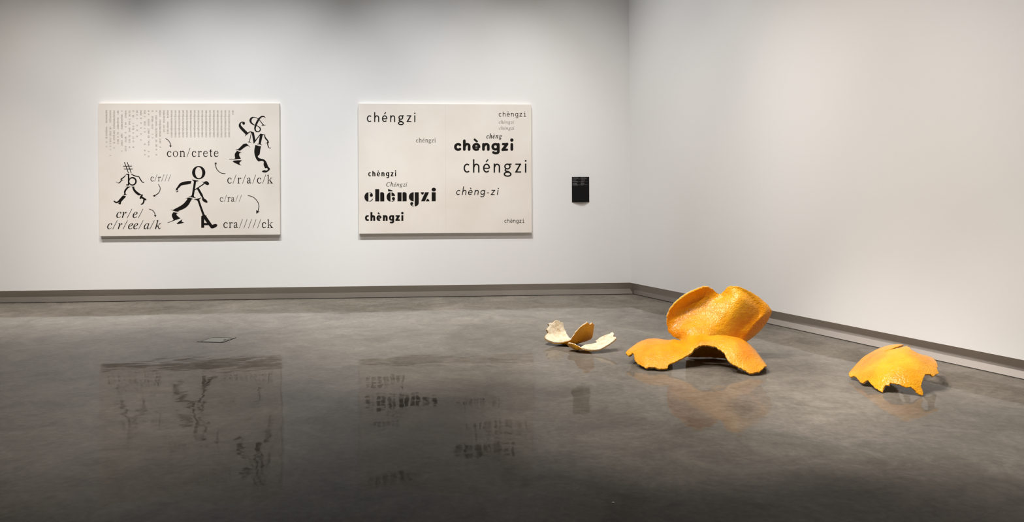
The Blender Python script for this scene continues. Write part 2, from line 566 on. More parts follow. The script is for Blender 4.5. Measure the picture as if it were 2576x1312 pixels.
    if ch == '/':
        return stroke([(0, -0.03, .07), (0.56, 1.52, .07)], smooth=False)
    return []


def serif(ch, k=0.9):
    return [[(x * (k if ch != '/' else 1), y) for x, y in p] for p in serif_raw(ch)]


_fc = {}


def math_glyph(ch):
    """Outline of a letter from Blender's own built-in font, in units of the x-height."""
    if ch in _fc:
        return _fc[ch]
    cu = bpy.data.curves.new('glyph', 'FONT')
    cu.body = ch
    cu.resolution_u = 4
    ob = bpy.data.objects.new('glyph', cu)
    COL.objects.link(ob)
    dg = bpy.context.evaluated_depsgraph_get()
    me = bpy.data.meshes.new_from_object(ob.evaluated_get(dg))
    out = [[(me.vertices[i].co.x, me.vertices[i].co.y) for i in p.vertices] for p in me.polygons]
    bpy.data.objects.remove(ob)
    bpy.data.curves.remove(cu)
    bpy.data.meshes.remove(me)
    _fc[ch] = out
    return out


def italic(ch, bold=False):
    base = 0x1D482 if bold else 0x1D44E
    bare = {'é': 'e', 'è': 'e'}.get(ch, ch)
    if ch == '/':
        return stroke([(0, -0.03, .075), (0.80, 1.5, .075)], smooth=False)
    if bare == 'h' and not bold:
        u = '\u210e'
    elif bare == 'C':
        u = chr(0x1D436)
    else:
        u = chr(base + ord(bare) - ord('a'))
    zz = math_glyph(chr(base + 25))
    xh = max([y for p in zz for _, y in p] or [1.0])
    g = [[(x / xh, y / xh) for x, y in p] for p in math_glyph(u)]
    xs = [x for p in g for x, _ in p]
    if not xs:
        return [[(p[0] + .25 * p[1], p[1]) for p in q] for q in serif(ch)]
    m_ = 0.5 * (min(xs) + max(xs))
    if ch == 'é':
        g = g + poly([(m_ + .02, 1.16), (m_ + .12, 1.16), (m_ + .46, 1.44), (m_ + .30, 1.52)])
    if ch == 'è':
        g = g + poly([(m_ + .22, 1.16), (m_ + .12, 1.16), (m_ - .10, 1.44), (m_ + .06, 1.52)])
    return g


def set_text(glyphs, x0, x1, base, xh, shear=0.0, mono=False, squash=1.0):
    """Lay glyphs out between photo columns x0..x1 on a base line (photo pixels, y down)."""
    G = []
    for g in glyphs:
        g = [[(x * squash + shear * y, y) for x, y in p] for p in g]
        xs = [x for p in g for x, _ in p]
        G.append((g, min(xs), max(xs)))
    k = xh
    wid = [(b - a) * k for _, a, b in G]
    out = []
    if mono:
        pitch = ((x1 - x0) - 0.5 * (wid[0] + wid[-1])) / (len(G) - 1)
        for i, (g, a, b) in enumerate(G):
            c = x0 + wid[0] / 2 + pitch * i
            off = c - wid[i] / 2
            out.append([[(off + (x - a) * k, base - y * k) for x, y in p] for p in g])
        return out
    gap = ((x1 - x0) - sum(wid)) / max(1, len(G) - 1)
    pos = x0
    for i, (g, a, b) in enumerate(G):
        out.append([[(pos + (x - a) * k, base - y * k) for x, y in p] for p in g])
        pos += wid[i] + gap
    return out


def ink(name, polys, parent, m, d, tilt=None, label=None):
    """Photo-pixel outlines laid flat on the picture, d metres out of the wall face."""
    V, Fc = [], []
    for p in polys:
        i0 = len(V)
        pts = []
        dd = d + 4e-6 * (len(Fc) % 40)
        for q in p:
            s, z = on_wall(q[0], q[1], dd)
            pts.append(wl(s, z, dd))
        # orient towards the room
        V += pts
        Fc.append(list(range(i0, i0 + len(pts))))
    o = mesh_obj(name, V, Fc, m, parent)
    if label:
        o['label'] = label
    return o


def word(name, groups, parent, m, d, sub='letter', label=None):
    """A word (or figure) as one part with each of its letters a piece of its own."""
    xs = [q[0] for _, g in groups for p in g for q in p]
    ys = [q[1] for _, g in groups for p in g for q in p]
    s, z = on_wall(0.5 * (min(xs) + max(xs)), max(ys), d)
    e = bpy.data.objects.new(name, None)
    e.empty_display_size = 0.05
    e.location = wl(s, z, d)
    COL.objects.link(e)
    e.parent = parent
    e.matrix_parent_inverse = parent.matrix_basis.inverted()
    if label:
        e['label'] = label
    for nm, g in groups:
        o = ink(nm, g, None, m, d)
        off = Vector(e.location)
        o.data.transform(Matrix.Translation(-off))
        o.parent = e
    return e


def zoomed(x0, y0, s):
    def f(polys):
        return [[(x0 + q[0] / s, y0 + q[1] / s) for q in p] for p in polys]
    return f


def arrow(pts, tip, w1, w2, T_):
    P = stroke([(x, y, w) for (x, y), w in zip(pts, np.linspace(9, 13, len(pts)))])
    mid = pts[-1]
    P += poly([tip, w1, mid, w2])
    return T_(P)


def lay_words(letters, parent, m, d, xh):
    if xh >= 9:
        return word('lettering', [('letter', g) for g in letters], parent, m, d)
    o = ink('lettering', [p for g in letters for p in g], parent, m, d)
    o['kind'] = 'stuff'
    return o


# ------------------------------------------------------------------ picture 1
CD = 0.042                     # depth of the stretched canvas
INK = CD + 0.0012


def canvas_box(name, corners, parent, m=M_CANVAS, d0=0.004, d1=CD, bev=0.004):
    """corners in photo pixels: tl, tr, br, bl on the front plane."""
    q = [on_wall(x, y, d1) for x, y in corners]
    V = [wl(s, z, d1) for s, z in q] + [wl(s, z, d0) for s, z in q]
    Fs = [(0, 1, 2, 3), (7, 6, 5, 4)] + [(i, i + 4, (i + 1) % 4 + 4, (i + 1) % 4) for i in range(4)]
    o = mesh_obj(name, V, Fs, m, parent)
    bm = bmesh.new(); bm.from_mesh(o.data)
    bmesh.ops.recalc_face_normals(bm, faces=list(bm.faces)); bm.to_mesh(o.data); bm.free()
    bevel_mesh(o, bev, 2)
    return o


s_, z_ = on_wall(478, 592, 0)
pic1 = thing('canvas_painting', wl(s_, z_, 0), 'cream canvas with black walking letter figures and columns of small grey type', 'painting')
canvas_box('canvas', [(247.3, 259.6), (702.6, 259.4), (704.2, 589.8), (250.4, 593.8)], pic1)

A = zoomed(570, 280, 16.4)
B_ = zoomed(570, 355, 16.4)
figure = {}
figure.setdefault('letter', []).extend(A(stroke([(1605, 275, 8), (1565, 225, 32), (1490, 205, 46), (1410, 235, 58), (1330, 320, 74), (1265, 430, 80), (1215, 540, 76), (1180, 650, 70), (1175, 740, 62), (1215, 815, 50), (1290, 838, 32), (1360, 810, 44), (1392, 740, 50), (1370, 670, 44), (1300, 615, 28), (1235, 590, 24), (1150, 560, 28), (1060, 510, 54), (1000, 440, 74), (985, 370, 86), (1010, 300, 78), (1070, 250, 52), (1140, 240, 28), (1215, 255, 24), (1290, 300, 24), (1360, 360, 26), (1430, 450, 30), (1490, 530, 36), (1515, 560, 40)])))
figure.setdefault('letter', []).extend(A(poly([(1410, 602), (1470, 572), (1485, 530), (1530, 535), (1555, 558), (1612, 568), (1600, 582), (1520, 582)])))
figure.setdefault('letter2', []).extend(A(poly([(1008, 875), (1032, 890), (955, 1255), (928, 1250)])) + A(poly([(870, 1250), (930, 1243), (965, 1255), (1018, 1285), (1010, 1294), (940, 1277), (875, 1266)])))
figure.setdefault('letter2', []).extend(A(poly([(965, 818), (1110, 850), (1130, 880), (1190, 1180), (1130, 1325), (1110, 1310), (1040, 900), (1005, 880), (985, 845)])))
figure.setdefault('letter2', []).extend(A(poly([(1185, 1185), (1390, 918), (1402, 955), (1140, 1312), (1125, 1322)])))
figure.setdefault('letter2', []).extend(A(poly([(1390, 915), (1500, 945), (1490, 975), (1410, 1332), (1318, 1332), (1375, 980)])) + A(poly([(1400, 913), (1602, 960), (1590, 992), (1540, 968), (1490, 985), (1390, 960)])))
figure.setdefault('letter2', []).extend(B_(poly([(1245, 105), (1330, 96), (1405, 100), (1467, 160), (1455, 163), (1370, 132), (1250, 121)])))
figure.setdefault('arm', []).extend(A(stroke([(1578, 965, 34), (1580, 1040, 44), (1610, 1110, 56), (1680, 1190, 52), (1728, 1272, 48)])))
figure.setdefault('arm', []).extend(B_(stroke([(1708, -10, 40), (1692, 60, 38), (1702, 150, 42), (1730, 240, 36), (1778, 290, 16), (1832, 265, 26)])) + B_(stroke([(1608, 72, 10), (1680, 66, 26), (1745, 40, 40)])))
figure.setdefault('arm2', []).extend(A(ellipse(705, 490, 56, 58)) + A(stroke([(700, 450, 50), (640, 440, 32), (580, 470, 46), (545, 545, 80), (565, 625, 106), (640, 715, 114), (835, 915, 118)])))
figure.setdefault('arm2', []).extend(A(poly([(755, 1015), (790, 960), (790, 930), (870, 868), (925, 850), (965, 818), (990, 838), (830, 962), (765, 1022)])))
figure.setdefault('thigh', []).extend(B_(shape([(830, 95, 'c'), (760, 95), (690, 120), (620, 185), (540, 265), (470, 325), (365, 316, 'c'), (430, 348), (540, 388), (608, 432, 'c'), (565, 385), (640, 330), (740, 250), (830, 202), (880, 190), (995, 262, 'c'), (900, 165)])))
figure.setdefault('calf', []).extend(B_(shape([(392, 372, 'c'), (450, 400), (540, 440), (612, 476, 'c'), (550, 482), (525, 510), (520, 580), (550, 650), (592, 722, 'c'), (480, 732), (310, 748), (100, 746, 'c'), (100, 730, 'c'), (300, 725), (340, 710), (350, 680), (335, 590), (345, 510), (380, 455), (418, 410)])))
figure.setdefault('shoe', []).extend(B_(shape([(245, 828, 'c'), (300, 800), (400, 788), (560, 782), (637, 795, 'c'), (570, 840), (530, 890), (550, 945), (617, 997, 'c'), (500, 965), (350, 895), (280, 855)])))
figure.setdefault('leg', []).extend(B_(shape([(1185, 150, 'c'), (1425, 215, 'c'), (1395, 330), (1380, 450), (1360, 540), (1300, 600), (1290, 640), (1340, 690), (1430, 720), (1540, 750), (1620, 820), (1665, 910), (1700, 1000), (1720, 1050), (1788, 1125), (1780, 1170), (1720, 1230), (1650, 1275), (1560, 1287), (1480, 1265), (1460, 1240), (1500, 1210), (1570, 1190), (1640, 1210), (1690, 1180), (1690, 1130), (1650, 1100), (1595, 1115, 'c'), (1540, 1020), (1525, 950), (1535, 880), (1520, 830), (1450, 805), (1310, 830, 'c'), (1230, 740), (1175, 620), (1145, 480), (1145, 350), (1165, 240)])))
word('letter_figure', [(n_.rstrip('23'), g_) for n_, g_ in figure.items()], pic1, M_INK, INK, label='striding figure built from an ampersand and the letter M')

A = zoomed(280, 400, 20.18)
B_ = zoomed(280, 460, 20.18)
figure = {}
figure.setdefault('sign', []).extend(A(stroke([(665, 150), (872, 705)], 38) + stroke([(805, 150), (1012, 700)], 38) + stroke([(600, 352), (1045, 352)], 34) + stroke([(635, 500), (1085, 500)], 34)))
figure.setdefault('letter', []).extend(A(rect(760, 740, 910, 797) + rect(840, 740, 912, 1331) + rect(760, 1278, 908, 1333) + ring(1078, 1122, 212, 218, 148, 156, -14, 4)))
figure.setdefault('arm', []).extend(A(stroke([(722, 785, 26), (690, 860, 42), (600, 940, 52), (500, 1005, 48), (468, 1030, 20)]) + stroke([(530, 1030, 40), (505, 1080, 46), (450, 1160, 42), (380, 1205, 32), (310, 1192, 12), (235, 1150, 26)]) + stroke([(460, 1022, 18), (540, 1062, 26), (610, 1082, 10)])))
figure.setdefault('arm2', []).extend(A(stroke([(1008, 742, 30), (1070, 790, 44), (1180, 840, 47), (1300, 870, 44), (1395, 892, 44), (1450, 980, 50), (1520, 1090, 47), (1580, 1165, 38), (1630, 1185, 28), (1672, 1148, 24)])))
figure.setdefault('thigh', []).extend(B_(shape([(700, 180, 'c'), (990, 180, 'c'), (900, 230), (800, 320), (740, 420), (720, 510), (745, 565), (805, 585, 'c'), (700, 602), (590, 612, 'c'), (650, 565), (640, 470), (655, 390), (700, 310), (790, 210)])))
figure.setdefault('boot', []).extend(B_(shape([(570, 650), (650, 645), (735, 670), (740, 690), (490, 970), (495, 1020), (455, 1092, 'c'), (343, 1040, 'c'), (415, 990), (420, 970), (340, 1000), (260, 1022), (180, 990), (108, 920), (130, 903), (180, 910), (230, 945), (300, 940), (350, 900), (450, 780)])))
figure.setdefault('thigh2', []).extend(B_(shape([(1005, 183, 'c'), (1178, 183, 'c'), (1165, 215), (1180, 280), (1260, 390), (1400, 500), (1520, 590), (1480, 620), (1380, 627, 'c'), (1250, 540), (1150, 430), (1090, 320), (1060, 220)])))
figure.setdefault('shoe', []).extend(B_(stroke([(1562, 612, 84), (1478, 765, 84)], rnd=True) + stroke([(1500, 705, 96), (1748, 838, 78)], rnd=True) + stroke([(1660, 840, 84), (1640, 960, 76), (1590, 1045, 62), (1512, 1076, 44)], rnd=True)))
word('letter_figure', [(n_.rstrip('23'), g_) for n_, g_ in figure.items()], pic1, M_INK, INK, label='small walking figure built from a hash sign and the letter b')

A = zoomed(415, 410, 14.58)
B_ = zoomed(415, 490, 14.58)
figure = {}
figure.setdefault('letter', []).extend(A(ring(1237, 346, 244, 242, 128, 208, 0, 2, -0.07)))
figure.setdefault('letter2', []).extend(A(poly([(990, 600), (1060, 615), (1232, 645), (1230, 660), (1160, 670), (1140, 690), (1060, 1200), (1075, 1240), (1132, 1270), (1125, 1282), (1000, 1256), (878, 1236), (880, 1224), (950, 1215), (985, 1170), (1060, 690), (1045, 650), (990, 615)])))
figure.setdefault('arm', []).extend(A(stroke([(1080, 988, 32), (1410, 770, 36), (1445, 720, 44)]) + shape([(1342, 668, 'c'), (1400, 690), (1450, 682), (1500, 660), (1560, 675), (1610, 725), (1617, 775), (1570, 802), (1510, 790), (1450, 745), (1410, 712)])))
figure.setdefault('arm2', []).extend(A(poly([(1175, 950), (1240, 905), (1395, 1175), (1300, 1175)])) + B_(shape([(1280, -10, 'c'), (1378, -10, 'c'), (1440, 130), (1500, 165), (1560, 240), (1545, 280), (1500, 280), (1400, 225), (1365, 170), (1355, 90)])))
figure.setdefault('arm3', []).extend(A(shape([(968, 655, 'c'), (952, 745, 'c'), (840, 775), (700, 795), (600, 820), (540, 880), (470, 950), (488, 1020), (470, 1055), (430, 1060), (402, 1020), (395, 960), (440, 890), (520, 770), (590, 715), (720, 675), (860, 655)])))
figure.setdefault('thigh', []).extend(B_(shape([(740, 130, 'c'), (800, 110), (870, 98), (950, 110), (1010, 140), (1047, 178, 'c'), (1000, 155), (975, 170), (930, 250), (880, 340), (800, 430), (700, 500), (560, 560), (495, 590), (520, 620), (577, 627, 'c'), (480, 610), (380, 600), (290, 570), (230, 535), (198, 502, 'c'), (240, 535), (290, 545), (400, 490), (550, 410), (680, 320), (770, 220), (820, 150), (810, 125)])))
figure.setdefault('calf', []).extend(B_(shape([(280, 630, 'c'), (360, 640), (492, 660, 'c'), (430, 680), (425, 730), (480, 790), (567, 855, 'c'), (430, 905), (320, 945), (93, 1027, 'c'), (98, 1008, 'c'), (240, 955), (310, 910), (300, 880), (260, 800), (250, 740), (265, 690), (300, 650)])))
figure.setdefault('shoe', []).extend(B_(shape([(430, 1050), (480, 1000), (560, 940), (642, 893, 'c'), (615, 945), (620, 980), (703, 1011, 'c'), (640, 1030), (540, 1055), (460, 1062)])))
figure.setdefault('leg', []).extend(B_(poly([(1065, 165), (1180, 135), (1332, 95), (1330, 112), (1270, 145), (1265, 190), (1300, 300), (1450, 710), (1490, 750), (1542, 760), (1500, 782), (1313, 782), (1360, 765), (1375, 740), (1200, 230), (1160, 185), (1080, 177)])))
figure.setdefault('letter3', []).extend(B_(rect(1330, 775, 1437, 1202) + rect(1430, 1028, 1610, 1106) + shape([(1380, 775, 'c'), (1512, 775, 'c'), (1735, 1098, 'c'), (1800, 1070), (1880, 1065), (1916, 1100), (1900, 1150), (1830, 1195), (1750, 1222), (1690, 1215), (1600, 1105), (1420, 858, 'c')])))
word('letter_figure', [(n_.rstrip('23'), g_) for n_, g_ in figure.items()], pic1, M_INK, INK, label='large walking figure built from the letters O K and A')
ink('hand_opening', A(ellipse(437, 1012, 22, 26, 16)), pic1, M_CANVAS, INK + 0.0006)

for words, x0, x1, base, xh in (('con/crete', 420, 549.6, 393.9, 14.6), ('c/r/a/c/k', 571.8, 686.7, 460.8, 14.4), ('c/ra//', 553, 608, 506.7, 11.2),
                               ('cra/////ck', 562, 687.2, 572.8, 14.4), ('c/r///', 378.6, 429.8, 455.4, 11.3)):
    lay_words(set_text([serif(c) for c in words], x0, x1, base, xh), pic1, M_INK if xh > 12 else M_SOFTINK, INK, xh)
for words, x0, x1, base, xh in (('cr/e/', 292.5, 360.3, 547.4, 15.0), ('c/r/ee/a/k', 269.6, 406, 575.6, 14.6)):
    lay_words(set_text([italic(c) for c in words], x0, x1, base, xh), pic1, M_INK, INK, xh)

Z1, Z2, Z3, Z4 = zoomed(230, 240, 6.56), zoomed(470, 240, 6.56), zoomed(230, 430, 6.56), zoomed(470, 430, 6.56)
for a in (arrow([(1220, 710), (1268, 738), (1300, 790), (1308, 832)], (1304, 855), (1282, 818), (1330, 820), Z1),
          arrow([(636, 1290), (560, 1275), (492, 1210), (473, 1125)], (483, 1095), (452, 1134), (497, 1136), Z2),
          arrow([(1006, 400), (1100, 432), (1168, 505), (1190, 580), (1172, 665)], (1146, 704), (1146, 638), (1202, 664), Z4),
          arrow([(1105, 215), (1135, 282), (1112, 355), (1045, 405)], (1012, 410), (1048, 388), (1056, 426), Z3),
          arrow([(952, 625), (1012, 650), (1044, 695), (1052, 730)], (1054, 760), (1030, 720), (1074, 724), Z3)):
    ink('arrow', a, pic1, M_INK, INK)

cols = [[('c', 850), ('o', 778), ('n', 708), ('creteco', 670), ('ncre', 450), ('oncrte', 355)],
        [('c', 995), ('o', 900), ('n', 845), ('c', 800), ('rec', 762), ('oncr', 670), ('nc', 555), ('reteconce', 445)],
        [('o', 875), ('n', 788), ('cret', 735), ('onc', 640), ('reteconcretec', 545)],
        [('c', 797), ('on', 765), ('e', 690), ('te', 640), ('con', 550), ('cre', 475), ('ec', 400), ('tec', 310)],
        [('c', 922), ('oncr', 826), ('ete', 692), ('concr', 552), ('cretec', 438), ('r', 262)],
        [('co', 915), ('n', 855), ('cco', 768), ('n', 700), ('o', 622), ('c', 522), ('re', 478), ('cretec', 368)],
        [('o', 862), ('cre', 778), ('te', 690), ('con', 598), ('ete', 482), ('c', 396), ('ncre', 346)],
        [('n', 862), ('o', 766), ('cr', 712), ('e', 626), ('te', 568), ('c', 510), ('r', 466), ('et', 356), ('e', 264)],
        [('n', 682), ('o', 582), ('c', 502), ('r', 388), ('e', 326), ('te', 282)],
        [('c', 740), ('o', 642), ('n', 545), ('o', 462), ('n', 386), ('rete', 326)],
        [('c', 980), ('o', 914), ('n', 812), ('c', 606), ('r', 550), ('con', 492), ('c', 354), ('ete', 302)],
        [('o', 1012), ('c', 930), ('o', 820), ('nc', 785), ('re', 696), ('onct', 630), ('nrete', 496), ('o', 320), ('e', 264)],
        [('c', 702), ('o', 650), ('rete', 552), ('rete', 438), ('c', 354), ('e', 264)],
        [('c', 982), ('o', 900), ('nc', 842), ('re', 766), ('oncrete', 690), ('concrete', 505), ('e', 264)],
        [('c', 856), ('on', 786), ('c', 726), ('reteconcr', 682), ('teco', 482), ('crete', 346)],
        [('co', 600), ('ret', 540), ('eco', 446), ('ncrete', 368)],
        [('con', 628), ('oncre', 540), ('ncrete', 372)]] + [[('concreteconcretecon', 688)]] * 16 + [[('con', 316)]]
for k, col_ in enumerate(cols):
    bx = 267.6 + 9.645 * k + 2.2
    P = []
    for gi, (txt, v) in enumerate(col_):
        y = 240 + v / 6.56
        adv = 3.6
        if gi == len(col_) - 1:                    # every column ends on the same top line
            adv = (y - 276.4) / max(0.7, sum((0.86 if c in 'rt' else 1.0) for c in txt) + 0.12 * txt.count('n') - 0.08)
        for c in txt:
            g = serif(c)
            xs = [x for p in g for x, _ in p]
            a, w_ = min(xs), max(xs) - min(xs)
            kx = min(3.7, 0.84 * adv / w_) if len(txt) > 1 else min(3.7, 3.1 / w_)
            P += [[(bx - q[1] * 3.9, y - (q[0] - a) * kx) for q in p] for p in g]
            y -= adv * (1.0 if c not in 'rt' else 0.86) * (1 if c != 'n' else 1.12)
    ink('text_column', P, pic1, M_GREYINK, INK)['kind'] = 'stuff'

# ------------------------------------------------------------------ picture 2
s_, z_ = on_wall(1120, 586, 0)
pic2 = thing('canvas_painting', wl(s_, z_, 0), 'cream two-panel canvas repeating one word in many black typefaces', 'painting')
canvas_box('canvas_panel', [(901.2, 260.3), (1120.66, 261.4), (1121.88, 585.9), (902.9, 587.4)], pic2, bev=0.0007)
canvas_box('canvas_panel', [(1120.75, 261.4), (1336.3, 262.6), (1337.8, 584.4), (1121.95, 585.9)], pic2, bev=0.0007)
W_ = 'chéngzi'
V_ = 'chèngzi'


def put(glyphs, x0, x1, base, xh, m=M_INK, **kw):
    lay_words(set_text(glyphs, x0, x1, base, xh, **kw), pic2, m, INK, xh)


put([sans(c, 0.165, 0.82, 0.145, double=True) for c in W_], 922.8, 1045.2, 306.7, 16.9)
put([serif(c) for c in W_], 1046.7, 1095.8, 357.7, 7.5, M_SOFTINK)
put([sans(c, 0.15, 0.84, 0.135, slab=True, asc=1.36) for c in V_], 1254.6, 1323.6, 293.0, 9.2, M_SOFTINK, mono=True)
put([italic(c) for c in W_], 1254.8, 1292.8, 310.5, 5.4, M_GREYINK)
put([italic(c) for c in W_], 1255.3, 1293.7, 325.8, 5.4, M_GREYINK)
put([italic(c, True) for c in 'chèng'], 1223.7, 1262.5, 347.8, 8.0, squash=0.82)
put([sans(c, 0.35, 1.05, 0.28, rnd=True, asc=1.45) for c in V_], 1142.2, 1291.8, 379.0, 19.7)
put([sans(c, 0.155, 0.78, 0.135, double=True) for c in W_], 1166.2, 1324.6, 433.8, 22.7)
put([sans(c, 0.165, 0.9, 0.15, asc=1.72) for c in 'chèng-zi'], 1147.7, 1255, 489.9, 12.5, shear=0.17)
put([sans(c, 0.15, 0.84, 0.135, slab=True, asc=1.36) for c in V_], 1269, 1319, 559.8, 7.2, M_SOFTINK, mono=True)
put([sans(c, 0.27, 0.84, 0.17, asc=1.32) for c in V_], 926.3, 996.7, 442.9, 10.0)
put([italic(c) for c in 'Chéngzi'], 971.8, 1024.2, 468.5, 6.9, M_SOFTINK)
put([sans(c, 0.35, 0.92, 0.27, asc=1.55) for c in V_], 918, 1015.2, 554.9, 14.1)
A = zoomed(910, 465, 23.85)
B_ = zoomed(1000, 465, 23.86)
sten = [A(ellipse(402, 715, 240, 280, 28, 90, 270) + stroke([(455, 450, 24), (530, 472, 40), (600, 520, 64), (632, 600, 66)]) + ellipse(574, 612, 92, 95) + stroke([(455, 980, 34), (540, 955, 40), (612, 898, 42), (655, 832, 44)])),
        A(rect(808, 245, 1050, 982) + shape([(1110, 982, 'c'), (1110, 470), (1160, 437), (1220, 430), (1300, 455), (1350, 540), (1352, 982, 'c')])),
        A(poly([(1580, 232), (1858, 338), (1838, 372), (1580, 377)]) + ellipse(1727, 713, 236, 278, 28, 90, 270) + shape([(1785, 437, 'c'), (1870, 460), (1960, 540), (2007, 657, 'c'), (1785, 657, 'c')]) + ellipse(1902, 812, 92, 92) + stroke([(1965, 840, 54), (1935, 918, 48), (1862, 966, 40), (1785, 985, 26)])),
        B_(rect(0, 440, 242, 977) + shape([(305, 977, 'c'), (305, 465), (350, 435), (410, 427), (490, 450), (547, 540), (547, 977, 'c')])),
        B_(ellipse(972, 705, 292, 274, 28, 90, 270) + shape([(1030, 435, 'c'), (1271, 435, 'c'), (1271, 1090), (1220, 1200), (1130, 1260), (1030, 1277, 'c')]) + ellipse(856, 1107, 90, 90) + stroke([(785, 1130, 50), (815, 1190, 46), (880, 1240, 38), (975, 1262, 28)])),
        B_(poly([(1660, 435), (1892, 435), (1640, 977), (1408, 977)]) + shape([(1393, 435, 'c'), (1605, 435, 'c'), (1537, 582, 'c'), (1470, 565), (1410, 500)]) + shape([(1693, 977, 'c'), (1775, 830, 'c'), (1840, 845), (1900, 910), (1917, 977, 'c')])),
        B_(rect(2048, 435, 2292, 972) + ellipse(2176, 275, 130, 112))]
word('lettering', [('letter', g) for g in sten], pic2, M_INK, INK)

# ------------------------------------------------------------------ wall label (thin card bowed off the wall)
s0, zt = on_wall(1438.8, 444.7, 0.01)
s1, zb = on_wall(1482.5, 507.8, 0.01)
lab = thing('wall_label', wl((s0 + s1) / 2, zb, 0), 'small black text panel on the wall right of the typeface canvas', 'label')


def lab_d(s):
    u = (s - s1) / (s0 - s1)
    return 0.004 + 0.022 * math.sin(math.pi * min(1, max(0, u)))


N = 16
V, Fc = [], []
for i in range(N + 1):
    s = s0 + (s1 - s0) * i / N
    for z in (zt, zb):
        V.append(wl(s, z, lab_d(s)))
        V.append(wl(s, z, lab_d(s) - 0.003))
for i in range(N):
    a, b = i * 4, i * 4 + 4
    Fc += [(a, a + 2, b + 2, b), (a + 1, b + 1, b + 3, a + 3), (a, b, b + 1, a + 1), (a + 2, a + 3, b + 3, b + 2)]
Fc += [(0, 1, 3, 2), (N * 4, N * 4 + 2, N * 4 + 3, N * 4 + 1)]
panel = mesh_obj('panel', V, Fc, M_LABEL, lab)
Zl = lambda x, y: (1430 + x / 37.48, 440 + y / 37.48)
rows = [(380, 935, 268, 1), (385, 1100, 365, 0), (385, 780, 470, 1), (390, 860, 580, 0), (390, 1110, 622, 0), (390, 900, 662, 0), (385, 805, 770, 1), (390, 850, 880, 0), (390, 1110, 920, 0), (390, 890, 960, 0),
        (1150, 1730, 268, 1), (1160, 1780, 365, 0), (1165, 1575, 470, 1), (1165, 1480, 580, 0), (1165, 1810, 622, 0), (1165, 1400, 662, 0), (1155, 1505, 762, 1), (1165, 1490, 880, 0), (1165, 1820, 915, 0), (1165, 1390, 958, 0)]
for x0, x1, y, b in rows:
    P = []
    x = x0
    hgt = 34 if b else 20
    while x < x1:
        w_ = random.choice((14, 18, 24))
        hh = hgt * random.choice((0.7, 0.7, 1.0))
        P.append((x, min(x + w_, x1), hh))
        x += w_ + random.choice((6, 6, 8, 22))
    V, Fc = [], []
    for a, c, hh in P:
        i0 = len(V)
        for xx, yy in ((a, y - hh / 2), (c, y - hh / 2), (c, y + hh / 2), (a, y + hh / 2)):
            s, z = on_wall(*Zl(xx, yy), 0.02)
            V.append(wl(s, z, lab_d(s) + 0.0008))
        Fc.append((i0, i0 + 1, i0 + 2, i0 + 3))
    mesh_obj('text_line', V, Fc, M_LABELBOLD if b else M_LABELTXT, lab)['kind'] = 'stuff'

# ------------------------------------------------------------------ floor box
q = [on_floor(*p) for p in ((501.5, 858.7), (559.5, 860.5), (588.5, 849.8), (531.5, 848.3))]
ctr = sum(q) / 4
ux = (q[1] - q[0]) / np.linalg.norm(q[1] - q[0])
uy = np.array([-ux[1], ux[0], 0])
box = thing('floor_box', (float(ctr[0]), float(ctr[1]), 0), 'square grey metal floor box set flush into the concrete', 'floor box')


def fb(x, y, z):
    p = ctr + ux * x + uy * y
    return (float(p[0]), float(p[1]), z)


def slab(name, x0, x1, y0, y1, z0, z1, m, bev=0.0):
    V = [fb(x, y, z) for z in (z0, z1) for x, y in ((x0, y0), (x1, y0), (x1, y1), (x0, y1))]
    o = mesh_obj(name, V, [(3, 2, 1, 0), (4, 5, 6, 7), (0, 1, 5, 4), (1, 2, 6, 5), (2, 3, 7, 6), (3, 0, 4, 7)], m, box)
    if bev:
        bevel_mesh(o, bev, 1)
    return o


slab('base_tray', -0.123, 0.123, -0.123, 0.123, 0.0002, 0.0012, M_SLOT)
slab('lid', -0.092, 0.092, -0.090, 0.088, 0.0012, 0.0025, M_LID, 0.001)
for x0, x1, y0, y1 in ((-0.114, 0.114, -0.112, -0.101), (-0.114, 0.114, 0.103, 0.114), (-0.114, -0.101, -0.101, 0.103), (0.101, 0.114, -0.101, 0.103)):
    slab('frame_bar', x0, x1, y0, y1, 0.0012, 0.0030, M_STEEL, 0.001)
slab('finger_hole', 0.066, 0.082, -0.02, 0.02, 0.0025, 0.0028, M_SLOT)

# pale chip lying near the front of the picture
p = on_floor(1543, 1263.5)
bm = bmesh.new()
bmesh.ops.create_icosphere(bm, subdivisions=2, radius=1)
for v in bm.verts:
    n_ = 1 + 0.35 * noise.noise(v.co * 1.7)
    v.co = Vector((v.co.x * 0.007 * n_, v.co.y * 0.009 * n_, max(-0.0008, v.co.z * 0.0014 * n_) + 0.0008))
me = bpy.data.meshes.new('pale_chip')
bm.to_mesh(me)
bm.free()
me.materials.append(M_CHIP)
chip = bpy.data.objects.new('pale_chip', me)
chip.location = (float(p[0]), float(p[1]), 0)
COL.objects.link(chip)
chip['label'] = 'tiny pale chip lying alone on the dark bare floor'
chip['category'] = 'debris'


